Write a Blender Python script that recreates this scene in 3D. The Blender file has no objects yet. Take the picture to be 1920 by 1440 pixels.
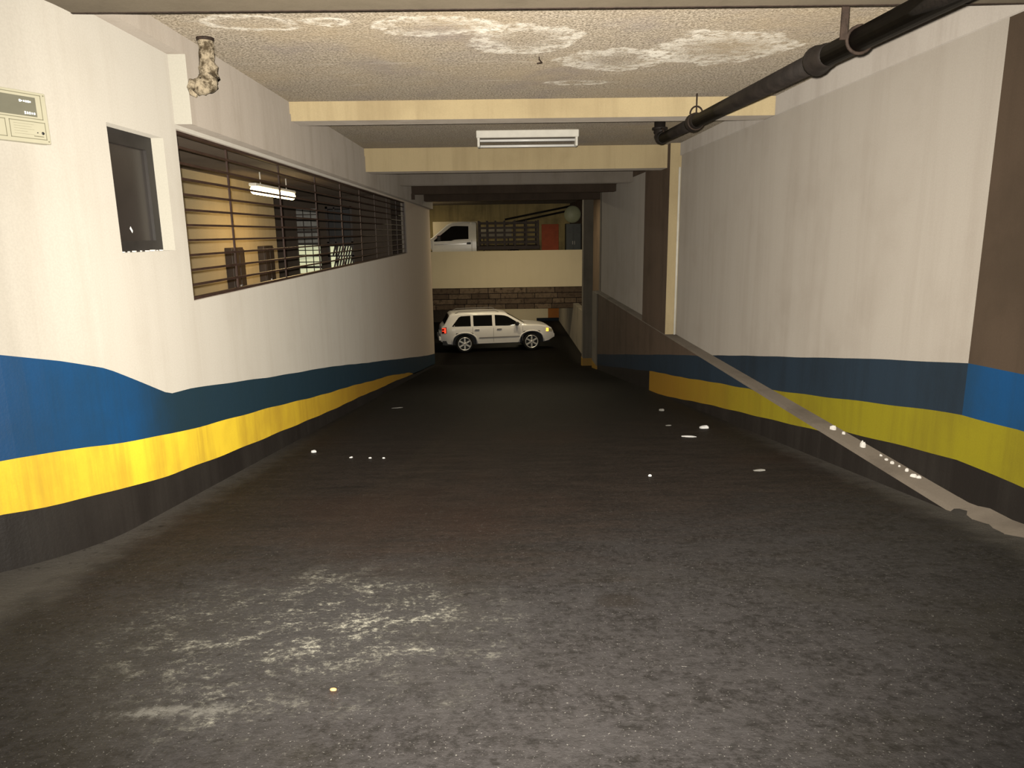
import bpy, bmesh, math, random
from mathutils import Vector, Matrix
random.seed(7)
S = bpy.context.scene
COL = S.collection
PI = math.pi

# ------------------------------------------------------------------ camera
F = 1338.0
TH, YA, RO = math.radians(12.0), math.radians(0.85), math.radians(0.85)
fw = Vector((math.sin(YA)*math.cos(TH), math.cos(YA)*math.cos(TH), -math.sin(TH)))
r0 = Vector((math.cos(YA), -math.sin(YA), 0)); u0 = r0.cross(fw)
rt = r0*math.cos(RO) - u0*math.sin(RO); up = u0*math.cos(RO) + r0*math.sin(RO)
cd = bpy.data.cameras.new('camera'); cam = bpy.data.objects.new('camera', cd); COL.objects.link(cam)
cd.sensor_width = 36.0; cd.lens = F/1920*36.0; cd.clip_start = 0.05; cd.clip_end = 200
cam.matrix_world = Matrix(((rt.x, up.x, -fw.x, 0), (rt.y, up.y, -fw.y, 0), (rt.z, up.z, -fw.z, 0), (0, 0, 0, 1)))
S.camera = cam
# ------------------------------------------------------------------ light
S.view_settings.view_transform = 'Standard'; S.view_settings.look = 'None'
S.view_settings.exposure = 0.0; S.view_settings.gamma = 1.0; S.view_settings.use_curve_mapping = False
W = bpy.data.worlds.new('daylight'); S.world = W; W.use_nodes = True
bg = W.node_tree.nodes['Background']; bg.inputs[0].default_value = (0.80, 0.90, 1.0, 1); bg.inputs[1].default_value = 0.60

def lamp(name, kind, loc, power, col=(1, 1, 1), size=0.03, rot=None, **kw):
    l = bpy.data.lights.new(name, kind); l.energy = power; l.color = col
    if kind == 'AREA':
        l.shape = 'RECTANGLE'; l.size, l.size_y = size
    else:
        l.shadow_soft_size = size
    for k, v in kw.items(): setattr(l, k, v)
    o = bpy.data.objects.new(name, l); COL.objects.link(o); o.location = loc
    if rot: o.rotation_euler = rot
    return o
fl = lamp('camera_flash', 'SPOT', tuple(rt*-0.03 + up*0.05), 3500, (1.0, 0.93, 0.82), 0.02, spot_size=math.radians(112), spot_blend=1.0)
fl.rotation_euler = (cam.matrix_world.to_3x3() @ Matrix.Rotation(math.radians(7), 3, 'X')).to_euler()   # the flash throws a little above the lens axis

# ------------------------------------------------------------------ helpers
class MB:
    def __init__(s): s.v = []; s.f = []; s.m = []; s.sm = []
    def add(s, vs, fs, mi=0, smooth=False):
        o = len(s.v); s.v += [tuple(v) for v in vs]
        for f in fs: s.f.append([i+o for i in f]); s.m.append(mi); s.sm.append(smooth)
    def quad(s, a, b, c, d, mi=0, smooth=False): s.add([a, b, c, d], [(0, 1, 2, 3)], mi, smooth)
    def box(s, x0, x1, y0, y1, z0, z1, mi=0, M=None):
        vs = [Vector((x, y, z)) for z in (z0, z1) for y in (y0, y1) for x in (x0, x1)]
        if M is not None: vs = [M @ v for v in vs]
        s.add(vs, [(0, 2, 3, 1), (4, 5, 7, 6), (0, 1, 5, 4), (2, 6, 7, 3), (0, 4, 6, 2), (1, 3, 7, 5)], mi)
    def bbox(s, x0, x1, y0, y1, z0, z1, b, mi=0, M=None):
        # box with bevelled edges
        bm = bmesh.new()
        bmesh.ops.create_cube(bm, size=1.0)
        for v in bm.verts: v.co = Vector(((x0+x1)/2+v.co.x*(x1-x0), (y0+y1)/2+v.co.y*(y1-y0), (z0+z1)/2+v.co.z*(z1-z0)))
        bmesh.ops.bevel(bm, geom=list(bm.edges), offset=b, segments=2, affect='EDGES', profile=0.5)
        bm.verts.index_update()
        vs = [v.co.copy() for v in bm.verts]
        if M is not None: vs = [M @ v for v in vs]
        s.add(vs, [[v.index for v in f.verts] for f in bm.faces], mi); bm.free()
    def tube(s, pts, rad, n=12, mi=0, caps=True, smooth=True):
        pts = [Vector(p) for p in pts]
        rads = rad if isinstance(rad, (list, tuple)) else [rad]*len(pts)
        ref = Vector((0, 0, 1)); rings = []; o = len(s.v)
        for i, p in enumerate(pts):
            t = (pts[min(i+1, len(pts)-1)] - pts[max(i-1, 0)]).normalized()
            r_ = ref
            if abs(t.dot(r_)) > .95: r_ = Vector((1, 0, 0))
            a = t.cross(r_).normalized(); b = t.cross(a).normalized()
            if i and a.dot(pa) < 0 and abs(a.dot(pa)) > .5: a, b = -a, -b
            pa = a
            for k in range(n):
                an = 2*PI*k/n; s.v.append(tuple(p + (a*math.cos(an)+b*math.sin(an))*rads[i]))
        for i in range(len(pts)-1):
            for k in range(n):
                k2 = (k+1) % n
                s.f.append([o+i*n+k, o+i*n+k2, o+(i+1)*n+k2, o+(i+1)*n+k]); s.m.append(mi); s.sm.append(smooth)
        if caps:
            s.f.append([o+k for k in range(n)][::-1]); s.m.append(mi); s.sm.append(False)
            e = o+(len(pts)-1)*n
            s.f.append([e+k for k in range(n)]); s.m.append(mi); s.sm.append(False)
    def lathe(s, prof, M, n=24, mi=0, smooth=True):
        # prof: (radius, height) about local z
        o = len(s.v)
        for (r, h) in prof:
            for k in range(n):
                an = 2*PI*k/n; s.v.append(tuple(M @ Vector((r*math.cos(an), r*math.sin(an), h))))
        for i in range(len(prof)-1):
            for k in range(n):
                k2 = (k+1) % n
                s.f.append([o+i*n+k, o+i*n+k2, o+(i+1)*n+k2, o+(i+1)*n+k]); s.m.append(mi); s.sm.append(smooth)
    def build(s, name, mats, parent=None):
        me = bpy.data.meshes.new(name); me.from_pydata(s.v, [], s.f)
        if not isinstance(mats, (list, tuple)): mats = [mats]
        for m in mats: me.materials.append(m)
        for p, mi, sm in zip(me.polygons, s.m, s.sm): p.material_index = mi; p.use_smooth = sm
        bm = bmesh.new(); bm.from_mesh(me); bmesh.ops.recalc_face_normals(bm, faces=list(bm.faces)); bm.to_mesh(me); bm.free()
        me.update()
        o = bpy.data.objects.new(name, me); COL.objects.link(o)
        if parent: o.parent = parent
        return o
    def raw(s, name, mats, parent=None):
        me = bpy.data.meshes.new(name); me.from_pydata(s.v, [], s.f)
        if not isinstance(mats, (list, tuple)): mats = [mats]
        for m in mats: me.materials.append(m)
        for p, mi, sm in zip(me.polygons, s.m, s.sm): p.material_index = mi; p.use_smooth = sm
        me.update()
        o = bpy.data.objects.new(name, me); COL.objects.link(o)
        if parent: o.parent = parent
        return o

def thing(name, label, cat, loc=(0, 0, 0), rz=0, group=None):
    o = bpy.data.objects.new(name, None); COL.objects.link(o); o.empty_display_size = .1
    o.location = loc; o.rotation_euler = (0, 0, rz); o['label'] = label; o['category'] = cat
    if group: o['group'] = group
    return o
def tag(o, label, cat, group=None):
    o['label'] = label; o['category'] = cat
    if group: o['group'] = group
    return o
def struct(o, label=None):
    o['kind'] = 'structure'
    if label: o['label'] = label
    return o
def lerp(tab, x):
    if x <= tab[0][0]: return tab[0][1]
    for (a, b), (c, d) in zip(tab, tab[1:]):
        if x <= c: return b+(d-b)*(x-a)/(c-a)
    return tab[-1][1]

# ------------------------------------------------------------------ materials
class NT:
    def __init__(s, name):
        s.m = bpy.data.materials.new(name); s.m.use_nodes = True; s.t = s.m.node_tree
        s.b = s.t.nodes['Principled BSDF']; s.n = s.t.nodes
        s.co = s.n.new('ShaderNodeTexCoord').outputs['Object']
    def link(s, a, b): s.t.links.new(a, b)
    def noise(s, scale, detail=4, rough=.6, stretch=None, vec=None):
        n = s.n.new('ShaderNodeTexNoise'); n.inputs['Scale'].default_value = scale
        n.inputs['Detail'].default_value = detail; n.inputs['Roughness'].default_value = rough
        v = vec or s.co
        if stretch:
            mp = s.n.new('ShaderNodeMapping'); mp.inputs['Scale'].default_value = stretch; s.link(v, mp.inputs[0]); v = mp.outputs[0]
        s.link(v, n.inputs['Vector']); return n.outputs['Fac']
    def step(s, val, a, b, lo=0., hi=1.):
        n = s.n.new('ShaderNodeMapRange'); n.interpolation_type = 'SMOOTHSTEP'
        n.inputs['From Min'].default_value = a; n.inputs['From Max'].default_value = b
        n.inputs['To Min'].default_value = lo; n.inputs['To Max'].default_value = hi
        s.link(val, n.inputs['Value']); return n.outputs[0]
    def math(s, op, a, b=None):
        n = s.n.new('ShaderNodeMath'); n.operation = op
        for i, x in enumerate((a, b)):
            if x is None: continue
            if isinstance(x, (int, float)): n.inputs[i].default_value = x
            else: s.link(x, n.inputs[i])
        return n.outputs[0]
    def mix(s, fac, a, b):
        n = s.n.new('ShaderNodeMix'); n.data_type = 'RGBA'
        if isinstance(fac, (int, float)): n.inputs[0].default_value = fac
        else: s.link(fac, n.inputs[0])
        for i, x in ((6, a), (7, b)):
            if isinstance(x, tuple): n.inputs[i].default_value = (*x[:3], 1)
            else: s.link(x, n.inputs[i])
        return n.outputs[2]
    def xyz(s):
        n = s.n.new('ShaderNodeSeparateXYZ'); s.link(s.co, n.inputs[0]); return n.outputs
    def dist(s, p, sc=(1, 1, 1)):
        mp = s.n.new('ShaderNodeMapping'); mp.vector_type = 'POINT'
        mp.inputs['Location'].default_value = tuple(-a*b for a, b in zip(p, sc)); mp.inputs['Scale'].default_value = sc
        s.link(s.co, mp.inputs[0])
        n = s.n.new('ShaderNodeVectorMath'); n.operation = 'LENGTH'; s.link(mp.outputs[0], n.inputs[0]); return n.outputs['Value']
    def bump(s, h, strength=.3, dist=.01, prev=None):
        n = s.n.new('ShaderNodeBump'); n.inputs['Strength'].default_value = strength; n.inputs['Distance'].default_value = dist
        s.link(h, n.inputs['Height'])
        if prev: s.link(prev, n.inputs['Normal'])
        return n.outputs[0]
    def out(s, col, rough=.9, normal=None, spec=.3, metal=0., diffr=1.):
        if isinstance(col, tuple): s.b.inputs['Base Color'].default_value = (*col[:3], 1)
        else: s.link(col, s.b.inputs['Base Color'])
        if isinstance(rough, (int, float)): s.b.inputs['Roughness'].default_value = rough
        else: s.link(rough, s.b.inputs['Roughness'])
        if normal: s.link(normal, s.b.inputs['Normal'])
        s.b.inputs['Specular IOR Level'].default_value = spec; s.b.inputs['Metallic'].default_value = metal
        s.b.inputs['Diffuse Roughness'].default_value = diffr
        return s.m

def plain(name, col, rough=.6, metal=0., spec=.4, var=.25, scale=8, bump=.0, diffr=.3, coat=0.):
    t = NT(name)
    n = t.step(t.noise(scale), .3, .7)
    c = t.mix(n, tuple(x*(1-var) for x in col), col)
    nm = t.bump(t.noise(scale*6), bump, .005) if bump else None
    t.b.inputs['Coat Weight'].default_value = coat
    return t.out(c, rough, nm, spec, metal, diffr)
def glow(name, col, strength, base=None):
    t = NT(name); t.b.inputs['Emission Color'].default_value = (*col, 1); t.b.inputs['Emission Strength'].default_value = strength
    return t.out(base or col, .4)
def wallpaint(name, col, dirt=(.30, .25, .19), streak=.35, blot=.25, rough=.85, bump=.35, tex=60, spec=.2, ramp_tint=None):
    # brushed, dirty wall paint: vertical runs, soft blotches, fine grain
    t = NT(name)
    st = t.step(t.noise(1.0, 6, .7, (4.2, 4.2, .28)), .42, .72)
    bl = t.step(t.noise(1.1, 5, .6), .45, .75)
    gr = t.step(t.noise(90, 2, .5), .35, .65)
    c = t.mix(t.math('MULTIPLY', st, streak), col, dirt)
    c = t.mix(t.math('MULTIPLY', bl, blot), c, dirt)
    c = t.mix(t.math('MULTIPLY', gr, .12), c, tuple(x*.6 for x in col))
    if ramp_tint:      # colour shift down the ramp; on the blue it paints in weaker flash
        yy = t.math('ADD', t.xyz()[1], t.math('MULTIPLY', t.math('SUBTRACT', t.noise(2.0, 4, .6), .5), ramp_tint[3]))
        c = t.mix(t.step(yy, ramp_tint[1], ramp_tint[2], 0, .92), c, ramp_tint[0])
    nm = t.bump(t.noise(tex, 4, .6), bump, .006)
    nm = t.bump(t.noise(2.2, 3, .5), .15, .05, nm)
    return t.out(c, rough, nm, spec)

M = {}
M['wall_white_l'] = wallpaint('white_wall_paint', (.36, .336, .292), (.23, .20, .155), .18, .22, bump=.25, ramp_tint=((.36, .285, .21), 9, 20, 2.0))
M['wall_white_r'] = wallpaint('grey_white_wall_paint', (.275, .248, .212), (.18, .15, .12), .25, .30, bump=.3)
M['concrete'] = wallpaint('bare_grey_concrete', (.29, .255, .215), (.16, .13, .095), .3, .4, bump=.6, tex=30)
M['brown_concrete'] = wallpaint('brown_sooty_concrete', (.075, .053, .037), (.035, .025, .017), .4, .5, bump=.6, tex=35)
M['pier'] = wallpaint('dark_brown_pier_concrete', (.052, .036, .024), (.028, .02, .013), .3, .5, bump=.6, tex=35)
M['beam_cream'] = wallpaint('cream_beam_paint', (.58, .48, .29), (.36, .27, .15), .35, .35, bump=.4, tex=40)
M['blue'] = wallpaint('blue_band_paint', (.006, .042, .115), (.010, .024, .034), .3, .4, rough=.55, bump=.25, spec=.3, ramp_tint=((.0095, .021, .027), 4.1, 5.0, .6))  # blue darkens down the ramp: weaker flash put into the colour
M['blue_weak_light'] = wallpaint('blue_band_paint_weak_light', (.014, .023, .034), (.010, .013, .016), .4, .4, rough=.6, bump=.25, spec=.2)  # dim copy of the blue band, weak light put into its colour
M['yellow'] = wallpaint('yellow_band_paint', (.60, .43, .028), (.24, .13, .02), .5, .45, rough=.55, bump=.25, spec=.3, ramp_tint=((.22, .115, .014), 4.0, 12, 2.0))
M['yellow_dull'] = wallpaint('dull_mustard_band_paint', (.165, .140, .009), (.09, .065, .01), .4, .4, rough=.6, bump=.25, spec=.2, ramp_tint=((.20, .105, .014), 6.0, 12, 2.0))
M['band'] = wallpaint('pale_band_concrete', (.33, .30, .265), (.20, .17, .14), .35, .4, bump=.5, tex=30)
M['black_base'] = wallpaint('black_band_paint', (.0105, .0085, .0072), (.022, .019, .016), .5, .4, rough=.6, bump=.4, spec=.3)
M['teal_grey'] = wallpaint('dull_grey_paint', (.15, .130, .10), (.05, .05, .04), .3, .4)
M['cream_wall'] = wallpaint('cream_parapet_paint', (.62, .55, .40), (.45, .38, .25), .1, .12)
M['olive_wall'] = wallpaint('olive_stained_plaster', (.62, .50, .23), (.24, .18, .09), .5, .6)
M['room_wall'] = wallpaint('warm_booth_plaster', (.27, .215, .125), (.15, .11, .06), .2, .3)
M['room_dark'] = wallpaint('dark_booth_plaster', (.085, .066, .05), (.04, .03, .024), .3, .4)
M['orange_wall'] = wallpaint('orange_patch_paint', (.36, .14, .035), (.2, .08, .03), .2, .3)
M['navy_wall'] = wallpaint('navy_patch_paint', (.012, .018, .028), (.01, .013, .016), .2, .3)
M['jamb'] = wallpaint('fresh_white_paint', (.44, .42, .36), (.34, .31, .25), .1, .1, bump=.1)

def ceiling_mat():
    t = NT('popcorn_ceiling_render')
    g = t.noise(55, 3, .7); c = t.mix(t.step(g, .36, .62), (.165, .137, .10), (.44, .38, .30))
    c = t.mix(t.math('MULTIPLY', t.step(t.noise(.7, 5, .6), .42, .7), .55), c, (.36, .285, .185))
    c = t.mix(t.math('MULTIPLY', t.step(t.noise(1.3, 4, .6, (1, 1, 1)), .5, .75), .5), c, (.22, .19, .18))
    c = t.mix(t.math('MULTIPLY', t.step(t.noise(3.2, 5, .65, (.5, 2.2, 1)), .60, .70), .35), c, (.52, .47, .40))
    # efflorescence tide marks left by old leaks, in irregular rings
    wob = t.noise(2.6, 4, .6)
    for (p, sc, r, w) in (((-1.62, 5.15, 1.38), (1, 1.9, 1), .30, .12), ((-1.12, 5.12, 1.38), (1.2, 2.4, 1), .22, .12), ((-.40, 5.30, 1.38), (.9, 1.5, 1), .36, .24),
                       ((.20, 5.65, 1.38), (1.1, 1.1, 1), .42, .36), ((.98, 6.3, 1.38), (1.0, 1.1, 1), .42, .40), ((1.72, 5.95, 1.38), (.9, .9, 1), .46, .55), ((.75, 7.2, 1.38), (1, 2.5, 1), .25, .2)):
        d = t.math('ADD', t.dist(p, sc), t.math('MULTIPLY', t.math('SUBTRACT', wob, .5), .55))
        ring = t.math('MULTIPLY', t.step(d, r-w, r-.02), t.step(d, r+.015, r+.06, 1, 0))
        ring = t.math('MULTIPLY', ring, t.step(t.noise(14, 4, .7), .36, .6))
        c = t.mix(t.math('MULTIPLY', ring, .60), c, (.74, .70, .62))
    nm = t.bump(g, .9, .012); nm = t.bump(t.noise(16, 4, .6), .5, .02, nm)
    return t.out(c, .95, nm, .15)
M['ceiling'] = ceiling_mat()
M['slab'] = wallpaint('worn_slab_concrete', (.085, .070, .050), (.045, .037, .025), .3, .5, bump=.6, tex=40)

def floor_mat():
    t = NT('worn_ramp_asphalt'); x, y, z = t.xyz()
    big = t.noise(.9, 5, .65); mid = t.noise(7, 7, .72); fine = t.noise(70, 5, .75)
    drag = t.noise(2.6, 7, .7, (.8, 3.2, 1)); grit = t.noise(28, 6, .75)
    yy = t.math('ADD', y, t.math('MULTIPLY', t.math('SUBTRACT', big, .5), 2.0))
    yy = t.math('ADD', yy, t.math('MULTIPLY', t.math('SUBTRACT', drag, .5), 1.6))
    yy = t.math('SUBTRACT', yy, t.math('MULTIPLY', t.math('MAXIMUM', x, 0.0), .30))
    near = t.step(yy, 2.7, 4.5, 1, 0)  # lighter floor by the camera: edge of flash and daylight painted in
    cn = t.mix(t.step(grit, .38, .62), (.0085, .0075, .0068), (.0215, .0193, .0187))
    cn = t.mix(t.math('MULTIPLY', t.step(t.noise(3.5, 7, .75, (1, 1.8, 1)), .42, .62), .55), cn, (.0255, .0232, .0226))
    cn = t.mix(t.math('MULTIPLY', t.step(mid, .42, .66), .45), cn, (.021, .0192, .0192))
    cn = t.mix(t.math('MULTIPLY', t.step(big, .45, .7), .45), cn, (.0150, .0128, .0080))
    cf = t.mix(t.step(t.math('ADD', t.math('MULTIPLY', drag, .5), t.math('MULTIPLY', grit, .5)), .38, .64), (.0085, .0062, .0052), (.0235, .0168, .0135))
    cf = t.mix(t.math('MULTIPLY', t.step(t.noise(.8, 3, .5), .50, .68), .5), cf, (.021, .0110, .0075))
    cf = t.mix(t.step(y, 6.0, 12, 0, .88), cf, (.0035, .0033, .0028))  # far floor darkened in colour against light from the hall lamps
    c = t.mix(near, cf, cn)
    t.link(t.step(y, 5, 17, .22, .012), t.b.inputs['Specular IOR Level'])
    # pale scuffed patch, lower left; its wet shine is painted into the colour
    d = t.math('ADD', t.dist((-.80, 2.66, -1.57), (.80, 1.0, 1)), t.math('MULTIPLY', t.math('SUBTRACT', t.noise(3.0, 6, .7), .5), 1.5))
    halo = t.step(d, .20, 1.0, 1, 0)
    pt = t.math('ADD', t.math('MULTIPLY', t.noise(4.6, 9, .80, (1, 1.5, 1)), .6), t.math('MULTIPLY', t.noise(34, 6, .8), .4))
    patch = t.math('MULTIPLY', t.step(d, .15, .80, 1, 0), t.step(pt, .495, .60))
    patch = t.math('MULTIPLY', patch, t.step(t.noise(30, 6, .85, (1, 1.4, 1)), .40, .58))
    c = t.mix(t.math('MULTIPLY', halo, .5), c, (.031, .0295, .0285))
    c = t.mix(t.math('MULTIPLY', patch, .9), c, (.25, .24, .195))
    sm = t.math('ADD', t.dist((-1.10, 2.02, -1.47), (1, 5, 1)), t.math('MULTIPLY', t.math('SUBTRACT', t.noise(4.0, 8, .75), .5), 1.1))
    c = t.mix(t.math('MULTIPLY', t.math('MULTIPLY', t.step(sm, .05, .26, 1, 0), t.step(grit, .35, .6)), .6), c, (.11, .105, .092))
    st = t.math('ADD', t.dist((.50, 2.85, -1.58), (1, 1.2, 1)), t.math('MULTIPLY', t.math('SUBTRACT', t.noise(9.0, 5, .7), .5), .16))
    c = t.mix(t.math('MULTIPLY', t.step(st, .06, .14, 1, 0), .6), c, (.010, .0075, .0055))
    # scrape lines and dust
    scr = t.math('MULTIPLY', t.step(t.noise(5.0, 7, .78, (.9, 6, 1)), .58, .68), t.step(t.noise(1.5, 3, .5), .42, .65))
    c = t.mix(t.math('MULTIPLY', scr, .45), c, (.042, .039, .036))
    scr2 = t.math('MULTIPLY', t.step(t.noise(3.0, 5, .7, (4.5, .8, 1)), .62, .68), t.step(t.noise(1.1, 3, .5), .5, .65))
    c = t.mix(t.math('MULTIPLY', scr2, .35), c, (.040, .038, .035))
    # dust swept against the foot of the walls
    for px, s in ((-2.3, 1), (2.85, -1)):
        e = t.math('MULTIPLY', t.math('SUBTRACT', x, px), s)
        e = t.math('ADD', e, t.math('MULTIPLY', t.math('SUBTRACT', mid, .5), .45))
        k = t.math('MULTIPLY', t.step(e, -.02, .32, 1, 0), t.step(y, 5.5, 9, 1, .15))
        c = t.mix(t.math('MULTIPLY', k, .75), c, (.075, .068, .058))
    flk = t.math('MULTIPLY', t.step(t.noise(48, 4, .7), .62, .70), t.step(big, .35, .6))
    c = t.mix(t.math('MULTIPLY', flk, .5), c, (.052, .048, .043))
    spk = t.step(t.noise(120, 2, .5), .67, .72)
    c = t.mix(t.math('MULTIPLY', spk, .8), c, (.10, .095, .085))
    pit = t.step(t.noise(16, 2, .5), .26, .33, 1, 0)
    c = t.mix(t.math('MULTIPLY', pit, .6), c, (.006, .005, .004))
    nm = t.bump(fine, .6, .008); nm = t.bump(grit, .55, .02, nm); nm = t.bump(drag, .3, .03, nm)
    m = t.out(c, .6, nm, .22, 0, .6); return m
M['floor'] = floor_mat()
M['ledge'] = wallpaint('dusty_ledge_concrete', (.12, .100, .078), (.05, .040, .032), .1, .75, bump=.6, tex=40)

def brick_mat():
    t = NT('rough_brown_block')
    oi = t.n.new('ShaderNodeObjectInfo')
    c = t.mix(oi.outputs['Random'], (.075, .052, .036), (.17, .125, .085))
    c = t.mix(t.step(t.noise(6, 6, .7), .45, .7), c, (.045, .03, .022))
    return t.out(c, .9, t.bump(t.noise(25, 5, .7), .8, .02), .2)
M['brick'] = brick_mat()
M['mortar'] = wallpaint('dark_mortar', (.035, .025, .02), (.02, .015, .012), .2, .3)
M['iron_pipe'] = plain('black_cast_iron', (.022, .017, .014), .6, .0, .3, .5, 7, .6)
M['rust'] = plain('rusty_steel', (.05, .033, .024), .7, .2, .3, .5, 20, .4)
M['grille'] = plain('dark_brown_grille_enamel', (.050, .026, .018), .5, .0, .4, .4, 9)
M['crust'] = NT('limescale_crust')
_t = M['crust']; _c = _t.mix(_t.step(_t.noise(18, 5, .7), .38, .62), (.07, .052, .03), (.36, .30, .21)); M['crust'] = _t.out(_c, .95, _t.bump(_t.noise(30, 5, .7), 1.0, .03), .15)
M['black_frame'] = plain('black_window_frame', (.030, .026, .023), .5, 0, .4, .3, 6)
M['dark_glass'] = plain('dark_film_glass', (.034, .028, .024), .25, 0, .5, .2, 3)
M['white_metal'] = plain('white_lamp_enamel', (.78, .75, .66), .45, 0, .4, .1, 6)
M['tube_off'] = plain('unlit_lamp_tube', (.85, .84, .80), .3, 0, .5, .05, 6)
M['slot'] = plain('dark_lamp_reflector', (.22, .19, .15), .5, 0, .4, .3, 6)
M['tube_warm'] = glow('lit_warm_tube', (1.0, .74, .34), 14)
M['tube_hall'] = glow('hall_fill_tube', (1.0, .86, .58), 8)
M['panel_beige'] = plain('beige_panel_plastic', (.36, .34, .25), .5, 0, .4, .06, 6)
M['panel_line'] = plain('panel_print_olive', (.16, .15, .10), .6, 0, .3, .1, 6)
M['screen'] = plain('greyed_display_window', (.14, .135, .10), .3, 0, .5, .12, 7)
M['led'] = glow('lit_display_dots', (1.0, 1.0, .92), 1.6)
M['black'] = plain('black_plastic', (.012, .012, .012), .5, 0, .4, .2, 6)
M['rubber'] = plain('tyre_rubber', (.012, .011, .010), .8, 0, .2, .3, 12)
M['silver'] = plain('silver_car_paint', (.80, .77, .73), .32, .0, .5, .04, 4, coat=.6)
M['white_car'] = plain('white_truck_paint', (.72, .70, .64), .25, .0, .5, .04, 4, coat=.6)
M['car_glass'] = plain('tinted_car_glass', (.008, .008, .008), .06, 0, .5, .1, 4)
M['rim'] = plain('bright_alloy', (.82, .80, .76), .28, .6, .5, .05, 8)
M['chrome'] = plain('chrome_trim', (.85, .84, .80), .12, 1., .5, .03, 6)
M['tail'] = glow('glowing_red_lens', (1.0, .05, .02), 2.2, (.4, .02, .01))  # on the car, emission stands in for flash thrown back by the lens
M['tail_dark'] = plain('red_lamp_lens', (.22, .015, .01), .3, 0, .5, .1, 6)
M['amber'] = glow('amber_lens_flash_glow', (1.0, .55, .04), 3.0)  # glow stands in for flash reflected by the amber lens
M['headlamp'] = plain('clear_lamp_lens', (.45, .40, .28), .15, 0, .6, .1, 6)
M['moulding'] = plain('grey_side_moulding', (.24, .22, .205), .5, 0, .4, .1, 6)
M['stake'] = plain('brown_stake_steel', (.050, .033, .026), .6, 0, .3, .3, 6)
M['orange_board'] = plain('orange_red_board', (.30, .060, .020), .7, 0, .3, .25, 3)
M['green_dark'] = plain('dark_green_enamel', (.016, .021, .015), .45, 0, .4, .3, 5)
M['mirror_pale'] = plain('pale_mirror_back', (.34, .36, .23), .5, 0, .4, .15, 4)
M['paper'] = plain('white_litter_paper', (.75, .74, .72), .8, 0, .2, .1, 30)
M['dull_paper'] = plain('dull_grey_litter', (.30, .29, .26), .8, 0, .2, .2, 30)
M['butt'] = plain('orange_cigarette_paper', (.80, .33, .10), .8, 0, .2, .2, 60)
M['plaster'] = plain('white_plaster_chip', (.66, .63, .58), .9, 0, .1, .2, 30)
M['cabinet'] = plain('dark_brown_cabinet_enamel', (.035, .024, .018), .5, 0, .4, .3, 5)
M['lit_yard'] = glow('backlit_window_panel', (.74, .76, .50), .55)
M['tile_back'] = plain('grey_tile', (.3, .3, .28), .5)

# ------------------------------------------------------------------ floor
CZ = 1.38
def floor_z(y): return -1.2-.135*y if y < 25 else -4.575
mb = MB()
xs = [-12, -8, -5, -3.6, -2.3, -1.2, 0, 1.2, 2.2, 3.3, 4.5]
ys = [-3+.5*i for i in range(82)]
for i in range(len(ys)-1):
    for j in range(len(xs)-1):
        a, b = ys[i], ys[i+1]
        mb.quad((xs[j], a, floor_z(a)), (xs[j+1], a, floor_z(a)), (xs[j+1], b, floor_z(b)), (xs[j], b, floor_z(b)))
struct(mb.raw('floor', M['floor']), 'dark worn asphalt ramp sloping down into the garage')

# ------------------------------------------------------------------ left wall
# plan path: rounded entrance corner, then straight at x = XL
XL, RC, YC = -2.30, 1.3, 4.2
def left_path(q):
    if q >= YC: return Vector((XL, q, 0)), Vector((1, 0, 0))
    a = (q-YC)/RC
    if a < -PI/2:
        e = (-PI/2-a)*RC
        return Vector((XL-RC-e, YC-RC, 0)), Vector((0, -1, 0))
    n = Vector((math.cos(a), math.sin(a), 0))
    return Vector((XL-RC, YC, 0))+n*RC, n
YB_L = [(3.38, -1.36), (3.63, -1.40), (3.84, -1.43), (4.74, -1.61), (7.83, -2.09), (15.07, -3.10), (18.5, -3.6), (25, -4.5)]
YT_L = [(3.43, -1.09), (3.68, -1.12), (3.88, -1.15), (4.81, -1.33), (7.9, -1.83), (14.5, -2.86), (17.5, -3.38), (18.5, -3.62), (25, -4.51)]
BT_L = [(3.5, -.56), (3.81, -.64), (4.13, -.74), (4.5, -.90), (4.86, -1.055), (5.18, -1.09), (6.89, -1.36), (8.94, -1.65), (21.8, -3.69), (25, -4.15)]
WIN = (4.47, 5.20, -.09, .67)
GR = (5.42, 18.2, -.47, .76)
T_W = .12
qs = [-8, -5, -3, -1, .5, 1.5] + [2.1+.1*i for i in range(21)] + [4.2+.1*i for i in range(80)] + [12.2+.4*i for i in range(31)]
qs = sorted(set([round(q, 3) for q in qs if q < 24.45] + [WIN[0], WIN[1], GR[0], GR[1], 24.45]))
qs = [q for i, q in enumerate(qs) if i == 0 or q-qs[i-1] > .02 or q in (WIN[0], WIN[1], GR[0], GR[1], 24.45)]
wob = lambda q, s: .005*math.sin(q*1.7+s)+.003*math.sin(q*6.1+2*s)
mb = MB()
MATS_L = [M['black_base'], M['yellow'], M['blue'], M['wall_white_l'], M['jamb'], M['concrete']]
def P3(p, z, n=None, d=0.): return (p.x-(n.x*d if n else 0), p.y-(n.y*d if n else 0), z)
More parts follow.
